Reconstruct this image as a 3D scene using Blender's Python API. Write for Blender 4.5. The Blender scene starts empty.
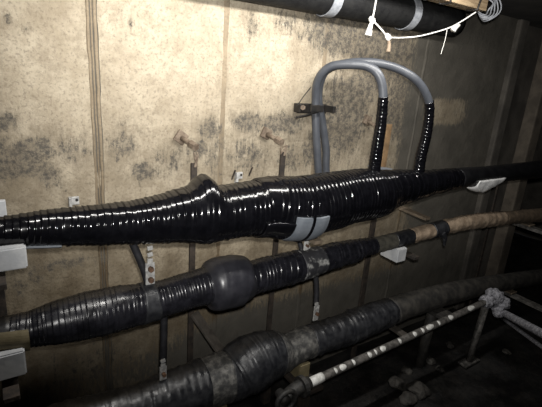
import bpy, bmesh, math, random
import numpy as np
from mathutils import Vector, Matrix, noise
random.seed(7)
rng = np.random.default_rng(7)
SC = bpy.context.scene
COL = SC.collection
PI = math.pi

# ------------------------------------------------------------------ camera
FOC, PW, PH = 420.0, 542.0, 407.0
CAM_H, CAM_D = 1.65, 1.6                       # eye height, distance to the cable wall (the wall is y = 0)
AX = np.array([0.83293719, -0.10104059, 0.54406473])
AY = np.array([-0.54854268, -0.28031209, 0.78773476])
AZ = np.array([0.07291474, -0.95457631, -0.28890745])
ROT = np.array([AX, AY, AZ])                   # camera (right, down, forward) -> world


def at(px, py, off=0.0):
    """World point seen at a pixel of the survey photo, a given distance off the wall."""
    d = ROT @ np.array([px - PW / 2, py - PH / 2, FOC])
    d = d * ((CAM_D - off) / d[1])
    return Vector((d[0], d[1] - CAM_D, d[2] + CAM_H))


def atx(px, py, x):
    d = ROT @ np.array([px - PW / 2, py - PH / 2, FOC])
    d = d * (x / d[0])
    return Vector((d[0], d[1] - CAM_D, d[2] + CAM_H))


def px_m(px, py, off):
    d = ROT @ np.array([px - PW / 2, py - PH / 2, FOC])
    return d[1] / (CAM_D - off)


cam_d = bpy.data.cameras.new('camera')
cam = bpy.data.objects.new('camera', cam_d)
COL.objects.link(cam)
cam_d.sensor_fit = 'HORIZONTAL'
cam_d.sensor_width = 36.0
cam_d.lens = 36.0 * FOC / PW
cam_d.clip_start = 0.02
right, down, fwd = ROT[:, 0], ROT[:, 1], ROT[:, 2]
cam.matrix_world = Matrix(((right[0], -down[0], -fwd[0], 0), (right[1], -down[1], -fwd[1], -CAM_D),
                           (right[2], -down[2], -fwd[2], CAM_H), (0, 0, 0, 1)))
SC.camera = cam

# ------------------------------------------------------------------ light
SC.view_settings.view_transform = 'Standard'
SC.view_settings.look = 'None'
SC.view_settings.gamma = 1.0
SC.view_settings.use_curve_mapping = False
SC.view_settings.exposure = 0.0
world = bpy.data.worlds.new('vault_dark')
SC.world = world
world.use_nodes = True
world.node_tree.nodes['Background'].inputs[0].default_value = (0.02, 0.02, 0.022, 1)
world.node_tree.nodes['Background'].inputs[1].default_value = 0.3


# strip lamp hung under the ceiling just above the frame
sl = bpy.data.lights.new('strip_lamp', 'AREA')
sl.shape = 'RECTANGLE'
sl.size, sl.size_y = 1.5, 0.06
sl.energy = 22.0
sl.color = (1.0, 0.97, 0.92)
strip = bpy.data.objects.new('strip_lamp', sl)
strip.location = (0.97, -0.62, 2.03)
strip.rotation_euler = (math.radians(46), 0, 0)
COL.objects.link(strip)
tl = bpy.data.lights.new('hand_torch', 'SPOT')
tl.energy = 155.0
tl.shadow_soft_size = 0.018
tl.color = (1.0, 0.98, 0.945)
tl.spot_size = math.radians(98)
tl.spot_blend = 1.0
torch = bpy.data.objects.new('hand_torch', tl)
torch.location = (0.02, -1.60, 1.71)
torch.rotation_euler = (Vector((1.15, 0.0, 1.62)) - Vector(torch.location)).to_track_quat('-Z', 'Y').to_euler()
COL.objects.link(torch)


# ------------------------------------------------------------------ materials
def lin(r, g, b):
    f = lambda c: (c / 12.92 if c <= 0.04045 else ((c + 0.055) / 1.055) ** 2.4)
    return (f(r / 255), f(g / 255), f(b / 255), 1.0)


class N:
    def __init__(self, name):
        self.m = bpy.data.materials.new(name)
        self.m.use_nodes = True
        self.t = self.m.node_tree
        self.b = self.t.nodes['Principled BSDF']
        self.tc = self.t.nodes.new('ShaderNodeTexCoord')

    def new(self, k, **kw):
        n = self.t.nodes.new(k)
        for a, v in kw.items():
            setattr(n, a, v)
        return n

    def link(self, a, b):
        self.t.links.new(a, b)

    def coord(self, scale=(1, 1, 1)):
        mp = self.new('ShaderNodeMapping')
        mp.inputs['Scale'].default_value = scale
        self.link(self.tc.outputs['Object'], mp.inputs[0])
        return mp.outputs[0]

    def noise(self, scale, detail=4, rough=0.6, coord=None, dist=0.0):
        n = self.new('ShaderNodeTexNoise')
        n.inputs['Scale'].default_value = scale
        n.inputs['Detail'].default_value = detail
        n.inputs['Roughness'].default_value = rough
        n.inputs['Distortion'].default_value = dist
        self.link(coord if coord is not None else self.tc.outputs['Object'], n.inputs['Vector'])
        return n.outputs['Fac']

    def ramp(self, fac, lo, hi, a=0.0, b=1.0):
        n = self.new('ShaderNodeMapRange')
        n.interpolation_type = 'SMOOTHSTEP'
        n.inputs['From Min'].default_value = lo
        n.inputs['From Max'].default_value = hi
        n.inputs['To Min'].default_value = a
        n.inputs['To Max'].default_value = b
        self.link(fac, n.inputs['Value'])
        return n.outputs[0]

    def math(self, op, a, b=None, clamp=False):
        n = self.new('ShaderNodeMath', operation=op, use_clamp=clamp)
        for i, v in enumerate((a, b)):
            if v is None:
                continue
            if isinstance(v, (int, float)):
                n.inputs[i].default_value = v
            else:
                self.link(v, n.inputs[i])
        return n.outputs[0]

    def mix(self, fac, a, b):
        n = self.new('ShaderNodeMix', data_type='RGBA')
        for s, v in ((0, fac), (6, a), (7, b)):
            if isinstance(v, (int, float, tuple)):
                n.inputs[s].default_value = v
            else:
                self.link(v, n.inputs[s])
        return n.outputs[2]

    def mul(self, fac, a, b):
        out = self.mix(fac, a, b)
        out.node.blend_type = 'MULTIPLY'
        return out

    def attr(self, name):
        n = self.new('ShaderNodeAttribute', attribute_name=name)
        return n.outputs['Fac']

    def bump(self, h, strength=0.3, dist=0.01):
        n = self.new('ShaderNodeBump')
        n.inputs['Strength'].default_value = strength
        n.inputs['Distance'].default_value = dist
        self.link(h, n.inputs['Height'])
        self.link(n.outputs[0], self.b.inputs['Normal'])

    def set(self, **kw):
        for k, v in kw.items():
            s = self.b.inputs[k.replace('_', ' ')]
            if isinstance(v, (int, float, tuple)):
                s.default_value = v
            else:
                self.link(v, s)
        return self


def simple(name, c1, c2, rough, scale=20, metal=0.0, bump=0.2, rough2=None, lo=0.35, hi=0.65, spec=0.5, bdist=0.004):
    n = N(name)
    f = n.noise(scale, 6, 0.65)
    n.set(Base_Color=n.mix(n.ramp(f, lo, hi), c1, c2), Metallic=metal)
    n.b.inputs['Specular IOR Level'].default_value = spec
    n.set(Roughness=n.ramp(n.noise(scale * 1.7, 4), 0.3, 0.7, rough, rough if rough2 is None else rough2))
    if bump:
        n.bump(n.noise(scale * 3, 5), bump, bdist)
    return n.m


M = {}
M['gloss_tape'] = simple('glossy_black_tape', (0.0022, 0.0022, 0.003, 1), (0.004, 0.004, 0.0052, 1), 0.10, 30, bump=0.02, rough2=0.18, bdist=0.002, spec=0.42)
M['mid_tape'] = simple('worn_black_tape', (0.006, 0.006, 0.008, 1), (0.014, 0.014, 0.018, 1), 0.21, 28, bump=0.2, rough2=0.36, bdist=0.002)
M['mid_sleeve'] = simple('satin_black_sleeve', (0.015, 0.015, 0.019, 1), (0.024, 0.024, 0.029, 1), 0.30, 18, bump=0.15, rough2=0.42, bdist=0.002)
M['dull_tape'] = simple('dull_black_tape', (0.009, 0.0095, 0.012, 1), (0.027, 0.028, 0.031, 1), 0.27, 26, bump=0.4, rough2=0.5, bdist=0.003)
M['dusty_tape'] = simple('dusty_grey_tape', (0.028, 0.028, 0.028, 1), (0.14, 0.135, 0.125, 1), 0.6, 34, bump=0.6, rough2=0.8, lo=0.40, hi=0.72, bdist=0.003)
M['putty'] = simple('smeared_putty', (0.022, 0.022, 0.025, 1), (0.26, 0.26, 0.25, 1), 0.45, 26, bump=0.6, rough2=0.7, lo=0.5, hi=0.66, bdist=0.003)
M['sheath'] = simple('black_cable_sheath', (0.004, 0.004, 0.005, 1), (0.008, 0.008, 0.009, 1), 0.36, 16, bump=0.15, rough2=0.5, bdist=0.002)
M['olive_wrap'] = simple('olive_grey_wrap', (0.035, 0.033, 0.027, 1), (0.075, 0.07, 0.055, 1), 0.75, 30, bump=0.4)
M['tan_wrap'] = simple('tan_cloth_wrap', (0.15, 0.108, 0.072, 1), (0.27, 0.205, 0.145, 1), 0.8, 26, bump=0.5, lo=0.3, hi=0.62)
M['brown_wrap'] = simple('brown_cloth_wrap', (0.07, 0.05, 0.032, 1), (0.14, 0.10, 0.065, 1), 0.85, 26, bump=0.5)
M['old_sheath'] = simple('dusty_old_sheath', (0.016, 0.015, 0.014, 1), (0.046, 0.042, 0.036, 1), 0.7, 22, bump=0.5)
M['grey_cable'] = simple('grey_cable_jacket', (0.043, 0.047, 0.056, 1), (0.058, 0.063, 0.073, 1), 0.36, 12, bump=0.08, rough2=0.5)
M['grey_plastic'] = simple('grey_plastic', (0.12, 0.135, 0.155, 1), (0.16, 0.175, 0.195, 1), 0.42, 14, bump=0.08, rough2=0.5)
M['white_block'] = simple('white_porcelain', (0.36, 0.37, 0.385, 1), (0.48, 0.485, 0.49, 1), 0.45, 16, bump=0.15)
M['tan_block'] = simple('tan_saddle', (0.115, 0.095, 0.05, 1), (0.17, 0.14, 0.08, 1), 0.7, 20, bump=0.25)
M['rusty'] = simple('rusty_steel', (0.085, 0.06, 0.042, 1), (0.19, 0.148, 0.108, 1), 0.75, 45, metal=0.1, bump=0.6)
M['dark_rust'] = simple('dark_rusted_bar', (0.014, 0.011, 0.009, 1), (0.040, 0.029, 0.021, 1), 0.8, 30, bump=0.5)
M['tan_steel'] = simple('painted_tan_steel', (0.10, 0.078, 0.055, 1), (0.18, 0.14, 0.10, 1), 0.7, 24, bump=0.3)
M['ochre'] = simple('ochre_rusted_steel', (0.13, 0.08, 0.04, 1), (0.24, 0.15, 0.075, 1), 0.75, 24, bump=0.3)
M['brace_steel'] = simple('dull_brown_steel', (0.035, 0.030, 0.025, 1), (0.075, 0.065, 0.055, 1), 0.65, 24, bump=0.3)
M['dark_iron'] = simple('dark_cast_iron', (0.012, 0.012, 0.012, 1), (0.035, 0.033, 0.030, 1), 0.6, 40, bump=0.5)
M['hose'] = simple('matt_black_hose', (0.004, 0.004, 0.0045, 1), (0.010, 0.010, 0.010, 1), 0.6, 30, bump=0.4, rough2=0.75, spec=0.25)
M['bolt_rust'] = simple('orange_rusted_bolt', (0.045, 0.024, 0.014, 1), (0.13, 0.07, 0.04, 1), 0.7, 90, bump=0.5)
M['lug'] = simple('tinned_lug', (0.26, 0.26, 0.255, 1), (0.48, 0.475, 0.46, 1), 0.45, 70, metal=0.2, bump=0.3)
M['black_iron'] = simple('black_iron', (0.005, 0.005, 0.005, 1), (0.016, 0.013, 0.011, 1), 0.5, 40, bump=0.3)
M['lead'] = simple('black_bonding_lead', (0.009, 0.009, 0.011, 1), (0.018, 0.018, 0.021, 1), 0.55, 40, bump=0.3)
M['cord'] = simple('white_cord', (0.62, 0.60, 0.56, 1), (0.8, 0.79, 0.76, 1), 0.85, 120, bump=0.4, bdist=0.001)
M['strap'] = simple('grey_web_strap', (0.17, 0.18, 0.20, 1), (0.26, 0.27, 0.29, 1), 0.6, 60, bump=0.3)
M['cloth'] = simple('white_rag', (0.72, 0.72, 0.72, 1), (0.86, 0.86, 0.85, 1), 0.85, 40, bump=0.4)
M['pipe'] = simple('weathered_steel_pipe', (0.05, 0.048, 0.044, 1), (0.15, 0.14, 0.13, 1), 0.6, 40, metal=0.2, bump=0.4)
M['paint'] = simple('white_paint', (0.48, 0.48, 0.45, 1), (0.72, 0.72, 0.70, 1), 0.6, 50, bump=0.4)
M['fuzz'] = simple('grey_crusted_lagging', (0.13, 0.13, 0.145, 1), (0.34, 0.34, 0.37, 1), 0.9, 60, bump=0.8)
M['rubble'] = simple('muddy_rubble', (0.022, 0.020, 0.018, 1), (0.06, 0.055, 0.048, 1), 0.75, 30, bump=0.6)
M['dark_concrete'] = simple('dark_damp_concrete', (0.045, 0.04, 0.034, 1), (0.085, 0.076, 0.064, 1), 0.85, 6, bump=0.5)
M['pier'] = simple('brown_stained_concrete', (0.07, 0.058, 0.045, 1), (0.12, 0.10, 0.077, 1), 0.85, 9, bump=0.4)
M['ceiling'] = simple('sooty_ceiling', (0.022, 0.020, 0.018, 1), (0.05, 0.045, 0.04, 1), 0.9, 5, bump=0.5)

# wood
w = N('sawn_wood')
g = w.noise(3.0, 6, 0.6, w.coord((2.2, 26, 26)), 0.6)
w.set(Base_Color=w.mix(w.ramp(g, 0.35, 0.68), (0.36, 0.27, 0.165, 1), (0.20, 0.14, 0.08, 1)), Roughness=0.7)
w.bump(g, 0.4, 0.004)
M['wood'] = w.m

# wet floor
w = N('wet_silt_floor')
f1 = w.noise(2.2, 8, 0.65)
f2 = w.noise(9, 8, 0.7)
w.set(Base_Color=w.mix(w.ramp(f2, 0.4, 0.7), (0.006, 0.006, 0.006, 1), (0.024, 0.022, 0.020, 1)),
      Roughness=w.ramp(f1, 0.4, 0.65, 0.28, 0.8))
w.bump(f2, 0.6, 0.02)
M['floor'] = w.m


def concrete(name, seam=False):
    n = N(name)
    big = n.noise(1.7, 5, 0.6)
    mid = n.noise(7, 7, 0.65)
    fine = n.noise(55, 5, 0.7)
    streak = n.noise(2.6, 7, 0.7, n.coord((9, 9, 1.0)))
    speck = n.noise(34, 9, 0.82)
    patch = n.noise(21, 12, 0.82)
    vpatch = n.noise(4.5, 10, 0.8, n.coord((13, 13, 3.0)))
    if seam:
        c = n.mix(n.ramp(mid, 0.3, 0.7), (0.235, 0.185, 0.125, 1), (0.33, 0.27, 0.19, 1))
    else:
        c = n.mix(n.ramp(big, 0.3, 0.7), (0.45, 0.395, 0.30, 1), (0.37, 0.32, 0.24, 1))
        c = n.mix(n.ramp(mid, 0.40, 0.70, 0, 0.75), c, (0.27, 0.225, 0.16, 1))
    grain = n.noise(95, 3, 0.6)
    c = n.mix(n.ramp(streak, 0.50, 0.72, 0, 0.5), c, (0.24, 0.195, 0.14, 1))
    c = n.mix(n.ramp(grain, 0.50, 0.68, 0, 0.6), c, (0.17, 0.14, 0.105, 1))
    c = n.mix(n.ramp(fine, 0.55, 0.72, 0, 0.42), c, (0.18, 0.15, 0.11, 1))
    c = n.mix(n.ramp(speck, 0.30, 0.40, 0.8, 0), c, (0.58, 0.54, 0.46, 1))
    mott = n.noise(13, 12, 0.8)
    c = n.mix(n.ramp(mott, 0.44, 0.64, 0, 0.65), c, (0.22, 0.18, 0.128, 1))
    c = n.mix(n.ramp(mott, 0.36, 0.30, 0, 0.5), c, (0.55, 0.50, 0.42, 1))
    pit = n.noise(21, 2, 0.5)
    c = n.mix(n.ramp(pit, 0.745, 0.775, 0, 0.85), c, (0.075, 0.065, 0.055, 1))
    dirt_and_shade = n.attr('dirt_and_shade')
    grime_and_shade = n.math('MULTIPLY', dirt_and_shade, n.ramp(mid, 0.25, 0.7, 0.65, 1.0))
    c = n.mul(grime_and_shade, c, (0.27, 0.235, 0.185, 1))
    # mould and soot: blotches with a shape of their own
    st = n.attr('stain')
    th = n.math('SUBTRACT', n.math('ADD', n.math('MULTIPLY', st, 0.31), n.math('ADD', n.math('MULTIPLY', patch, 0.5), n.math('MULTIPLY', vpatch, 0.5))), 0.62)
    c = n.mix(n.ramp(th, -0.10, 0.08, 0, 0.6), c, (0.15, 0.125, 0.09, 1))
    mould = n.ramp(th, 0.01, 0.07)
    mould = n.math('MULTIPLY', mould, n.ramp(speck, 0.42, 0.58, 1.0, 0.15))
    c = n.mix(n.math('MULTIPLY', mould, 0.92), c, (0.052, 0.048, 0.043, 1))
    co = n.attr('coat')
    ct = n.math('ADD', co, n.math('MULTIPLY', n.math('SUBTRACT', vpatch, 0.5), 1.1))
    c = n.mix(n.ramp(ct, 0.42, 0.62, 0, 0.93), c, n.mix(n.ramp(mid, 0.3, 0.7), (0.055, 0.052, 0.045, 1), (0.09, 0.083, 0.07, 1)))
    n.set(Base_Color=c, Roughness=n.ramp(mid, 0.3, 0.7, 0.72, 0.92))
    n.b.inputs['Specular IOR Level'].default_value = 0.3
    h = n.math('ADD', n.math('MULTIPLY', mid, 0.9), n.math('ADD', n.math('MULTIPLY', fine, 0.25), n.math('MULTIPLY', speck, 0.35)))
    n.bump(h, 0.7, 0.012)
    return n.m


M['concrete'] = concrete('stained_concrete')
M['seam'] = concrete('concrete_form_seam', True)


# ------------------------------------------------------------------ object helpers
def link_mesh(name, verts, faces, m, parent=None, smooth=True, mats=None):
    me = bpy.data.meshes.new(name)
    me.from_pydata([tuple(v) for v in verts], [], [tuple(f) for f in faces])
    me.update()
    if smooth:
        me.polygons.foreach_set('use_smooth', np.ones(len(me.polygons), dtype=bool))
    o = bpy.data.objects.new(name, me)
    COL.objects.link(o)
    me.materials.append(M[m] if isinstance(m, str) else m)
    if parent is not None:
        o.parent = parent
        o.matrix_parent_inverse = parent_world(parent).inverted()
    return o


def parent_world(p):
    m = p.matrix_basis.copy()
    if p.parent is not None:
        m = parent_world(p.parent) @ p.matrix_parent_inverse @ m
    return m


def thing(name, loc, label, cat, group=None):
    o = bpy.data.objects.new(name, None)
    o.empty_display_size = 0.05
    o.location = loc
    COL.objects.link(o)
    return tag(o, label, cat, group)


def tag(o, label, cat, group=None):
    o['label'] = label
    o['category'] = cat
    if group:
        o['group'] = group
    return o


def struct(o):
    o['kind'] = 'structure'
    return o


class MB:
    """Collects shapes into one mesh (world coordinates)."""

    def __init__(self):
        self.v, self.f = [], []

    def add(self, vs, fs):
        b = len(self.v)
        self.v += [Vector(v) for v in vs]
        self.f += [tuple(i + b for i in f) for f in fs]
        return self

    def box(self, c, size, rot=None, bevel=0.0):
        bm = bmesh.new()
        bmesh.ops.create_cube(bm, size=1.0)
        for v in bm.verts:
            v.co = Vector((v.co.x * size[0], v.co.y * size[1], v.co.z * size[2]))
        if bevel:
            bmesh.ops.bevel(bm, geom=bm.edges[:], offset=bevel, segments=2, affect='EDGES', profile=0.6)
        R = rot if rot is not None else Matrix.Identity(3)
        bm.verts.index_update()
        self.add([R @ v.co + Vector(c) for v in bm.verts], [[v.index for v in f.verts] for f in bm.faces])
        bm.free()
        return self

    def tube(self, pts, r, n=10, cap=True, flat=None):
        vs, fs = sweep(pts, r, n, cap)
        return self.add(vs, fs)

    def build(self, name, m, parent=None, smooth=False):
        return link_mesh(name, self.v, self.f, m, parent, smooth)


def frames(P):
    P = np.asarray(P, float)
    T = np.gradient(P, axis=0)
    T /= np.linalg.norm(T, axis=1)[:, None] + 1e-12
    up = np.array([0, 0, 1.0])
    if abs(T[0] @ up) > 0.9:
        up = np.array([0, -1.0, 0])
    n = up - T[0] * (T[0] @ up)
    n /= np.linalg.norm(n)
    Ns = []
    for t in T:
        n = n - t * (n @ t)
        n /= np.linalg.norm(n)
        Ns.append(n)
    Ns = np.array(Ns)
    B = np.cross(T, Ns)
    return T, Ns, B


def sweep(pts, r, n=10, cap=True, rad=None):
    P = np.array([tuple(p) for p in pts], float)
    K = len(P)
    R = np.full(K, r) if np.isscalar(r) else np.asarray(r, float)
    _, Ns, B = frames(P)
    th = np.linspace(0, 2 * PI, n, endpoint=False)
    RR = R[:, None] * np.ones(n)[None] if rad is None else rad
    V = P[:, None, :] + RR[:, :, None] * (np.cos(th)[None, :, None] * Ns[:, None, :] + np.sin(th)[None, :, None] * B[:, None, :])
    V = V.reshape(-1, 3)
    F = []
    for i in range(K - 1):
        a, b = i * n, (i + 1) * n
        for j in range(n):
            k = (j + 1) % n
            F.append((a + j, a + k, b + k, b + j))
    if cap:
        F.append(tuple(range(n - 1, -1, -1)))
        F.append(tuple((K - 1) * n + j for j in range(n)))
    return V, F


def smooth_path(ctrl, n=60):
    """Catmull-Rom through control points, resampled evenly."""
    C = [np.array(tuple(c), float) for c in ctrl]
    C = [2 * C[0] - C[1]] + C + [2 * C[-1] - C[-2]]
    out = []
    for i in range(1, len(C) - 2):
        p0, p1, p2, p3 = C[i - 1:i + 3]
        for t in np.linspace(0, 1, 16, endpoint=False):
            out.append(0.5 * ((2 * p1) + (-p0 + p2) * t + (2 * p0 - 5 * p1 + 4 * p2 - p3) * t * t + (-p0 + 3 * p1 - 3 * p2 + p3) * t ** 3))
    out.append(C[-2])
    out = np.array(out)
    s = np.r_[0, np.cumsum(np.linalg.norm(np.diff(out, axis=0), axis=1))]
    u = np.linspace(0, s[-1], n)
    return np.stack([np.interp(u, s, out[:, k]) for k in range(3)], 1)


def rot_to(d, roll_ref=(0, 0, 1)):
    """Matrix whose local x runs along d."""
    x = Vector(d).normalized()
    zr = Vector(roll_ref)
    y = zr.cross(x).normalized()
    z = x.cross(y)
    return Matrix((x, y, z)).transposed()


# ------------------------------------------------------------------ the setting
CEIL = 2.12
XL, XE, YB = -1.15, 5.4, -2.9


def grid_wall(name, x0, x1, z0, z1, y, step, m, amp=0.004):
    nx, nz = int((x1 - x0) / step) + 1, int((z1 - z0) / step) + 1
    xs, zs = np.linspace(x0, x1, nx), np.linspace(z0, z1, nz)
    V = []
    for z in zs:
        for x in xs:
            V.append((x, y + amp * noise.noise((x * 3, z * 3, 1.3)) + 0.35 * amp * noise.noise((x * 17, z * 17, 4.0)), z))
    F = [(j * nx + i, j * nx + i + 1, (j + 1) * nx + i + 1, (j + 1) * nx + i) for j in range(nz - 1) for i in range(nx - 1)]
    return link_mesh(name, V, F, m), np.array(V)


def put_attr(o, name, vals):
    a = o.data.attributes.new(name, 'FLOAT', 'POINT')
    a.data.foreach_set('value', np.asarray(vals, np.float32))


def sstep(x, a, b):
    t = np.clip((x - a) / (b - a), 0, 1)
    return t * t * (3 - 2 * t)


BLOBS = [(22, 158, .11, .055, .95, 35), (6, 122, .03, .04, .8, 0), (6, 152, .05, .06, .7, 0), (70, 150, .11, .07, .55, 0),
         (122, 148, .07, .10, .6, 0), (143, 172, .05, .045, .9, 20), (170, 160, .09, .08, .55, 0), (215, 155, .07, .11, .55, 0),
         (250, 122, .09, .05, .85, 0), (285, 124, .13, .05, .95, 0), (248, 155, .14, .10, .6, 0), (290, 158, .10, .09, .6, 0),
         (345, 115, .16, .19, 1.15, 0), (400, 118, .16, .11, 1.3, 0), (288, 20, .08, .07, .6, 0), (252, 26, .05, .07, .6, 0),
         (340, 28, .22, .12, 1.0, 0), (385, 50, .25, .18, 1.05, 0), (360, 90, .18, .10, .8, 0), (400, 85, .14, .12, .8, 0),
         (131, 22, .006, .022, .9, 10), (138, 25, .005, .012, .9, 0), (8, 20, .015, .015, .8, 0), (28, 28, .015, .015, .7, 0),
         (45, 172, .035, .07, .9, 35), (210, 130, .05, .05, .9, 0), (198, 150, .06, .04, .8, 0), (320, 150, .12, .10, .9, 0), (60, 265, .18, .03, .6, 0), (20, 285, .12, .06, .5, 0), (220, 340, .3, .12, .4, 0), (90, 370, .3, .2, .5, 0)]


def stains_and_shade(V):
    x, z = V[:, 0], V[:, 2]
    st = np.zeros(len(V))
    for px, py, rx, rz, s, a in BLOBS:
        c = at(px, py, 0)
        ca, sa = math.cos(math.radians(a)), math.sin(math.radians(a))
        dx, dz = x - c.x, z - c.z
        u, v = (dx * ca + dz * sa) / rx, (-dx * sa + dz * ca) / rz
        st = np.maximum(st, s * np.exp(-(u * u + v * v) * 0.75))
    st = np.maximum(st, 0.30 * sstep(x, 1.2, 1.7))
    dirt_and_shade = 0.12 * sstep(z, 1.7, 1.45) + 0.20 * sstep(z + 0.03 * np.sin(x * 7) + 0.015 * np.sin(x * 23 + 1), 1.44, 1.40) + 0.50 * sstep(z, 1.25, 0.85) + 0.30 * sstep(z, 0.80, 0.35)
    dirt_and_shade = np.maximum(dirt_and_shade, 0.5 * sstep(x, 1.15, 2.1))
    dirt_and_shade += 0.28 * sstep(x, 0.42, -0.2)  # lamplight fading towards the left end, painted into the wall colour
    p = at(446, 112, 0)
    patch = np.exp(-(((x - p.x) / .26) ** 4 + ((z - p.z) / .10) ** 4))
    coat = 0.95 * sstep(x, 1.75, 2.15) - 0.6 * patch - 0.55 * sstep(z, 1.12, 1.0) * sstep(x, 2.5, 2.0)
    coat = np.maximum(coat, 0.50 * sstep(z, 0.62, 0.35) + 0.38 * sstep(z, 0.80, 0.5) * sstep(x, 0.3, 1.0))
    return np.clip(st, 0, 1.3), np.clip(dirt_and_shade, 0, 0.9), np.clip(coat, 0, 1)


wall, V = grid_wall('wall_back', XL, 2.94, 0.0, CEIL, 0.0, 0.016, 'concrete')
for nm, a in zip(('stain', 'dirt_and_shade', 'coat'), stains_and_shade(V)):
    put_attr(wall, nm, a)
struct(wall)


def form_seam(xc, width, prof, m, jag, seed, z0=0.0, z1=CEIL):
    """A raised fin left by a form joint; prof = heights across the width."""
    nz = 150
    k = len(prof)
    V, F = [], []
    for j in range(nz):
        z = z0 + (z1 - z0) * j / (nz - 1)
        for i, h in enumerate(prof):
            u = i / (k - 1) - 0.5
            e = jag * noise.noise((z * 9, seed + (0 if u < 0 else 7), 0)) + 0.5 * jag * noise.noise((z * 31, seed + (3 if u < 0 else 9), 0))
            wx = 0.006 * noise.noise((z * 2.0, seed, 5))
            hh = h * (0.75 + 0.6 * noise.noise((z * 12, seed + i, 2)))
            V.append((xc + wx + u * width + (e if i in (0, k - 1) else e * 0.4), 0.006 - hh - (0.006 if h > 0 else 0), z))
    for j in range(nz - 1):
        for i in range(k - 1):
            a = j * k + i
            F.append((a, a + 1, a + k + 1, a + k))
    o = link_mesh('form_seam', V, F, m, wall, smooth=False)
    Va = np.array(V)
    for nm, a in zip(('stain', 'dirt_and_shade', 'coat'), stains_and_shade(Va)):
        put_attr(o, nm, a + (np.tile([0.75 if (0 < i < k - 1 and h <= .001) else 0.22 for i, h in enumerate(prof)], nz) if nm == 'dirt_and_shade' else (np.tile([0.80 if (0 < i < k - 1 and h <= .001) else 0.0 for i, h in enumerate(prof)], nz) if nm == 'coat' else 0)))
    return o


form_seam(0.327, 0.042, [0, .003, .004, .001, .003, .001, .004, .003, .001, 0], 'seam', 0.007, 1.0)
form_seam(0.825, 0.038, [0, .003, .004, .003, 0], 'seam', 0.005, 14.0)
form_seam(1.345, 0.034, [0, .003, .004, .003, 0], 'seam', 0.006, 31.0)
form_seam(2.08, 0.030, [0, .003, .005, .003, 0], 'seam', 0.005, 45.0)


def plain_box(name, lo, hi, m, parent=None, bevel=0.0):
    mb = MB().box([(a + b) / 2 for a, b in zip(lo, hi)], [b - a for a, b in zip(lo, hi)], bevel=bevel)
    return mb.build(name, m, parent)


struct(plain_box('trim_1', (2.93, -0.035, 0), (3.03, 0.30, CEIL), 'dark_concrete', bevel=0.012))             # edge rib of the concrete wall
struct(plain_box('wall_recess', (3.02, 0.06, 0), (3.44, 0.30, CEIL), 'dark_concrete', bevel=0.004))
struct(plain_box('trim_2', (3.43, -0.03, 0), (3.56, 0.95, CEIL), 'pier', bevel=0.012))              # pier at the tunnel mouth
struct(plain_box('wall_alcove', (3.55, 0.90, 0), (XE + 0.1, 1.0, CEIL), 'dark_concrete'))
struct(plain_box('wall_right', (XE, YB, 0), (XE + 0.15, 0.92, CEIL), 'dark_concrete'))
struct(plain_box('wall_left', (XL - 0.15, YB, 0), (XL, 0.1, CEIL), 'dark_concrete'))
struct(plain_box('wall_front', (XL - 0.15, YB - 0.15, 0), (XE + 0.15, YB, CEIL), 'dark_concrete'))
struct(plain_box('ceiling', (XL - 0.15, YB - 0.15, CEIL), (XE + 0.15, 1.0, CEIL + 0.12), 'ceiling'))
nx, ny = 180, 110
V = []
for j in range(ny):
    for i in range(nx):
        x, y = XL + (XE - XL) * i / (nx - 1), YB + (1.0 - YB) * j / (ny - 1)
        V.append((x, y, 0.010 * noise.noise((x * 2, y * 2, 0)) + 0.006 * noise.noise((x * 9, y * 9, 3))))
F = [(j * nx + i, j * nx + i + 1, (j + 1) * nx + i + 1, (j + 1) * nx + i) for j in range(ny - 1) for i in range(nx - 1)]
struct(link_mesh('floor', V, F, 'floor'))


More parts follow.
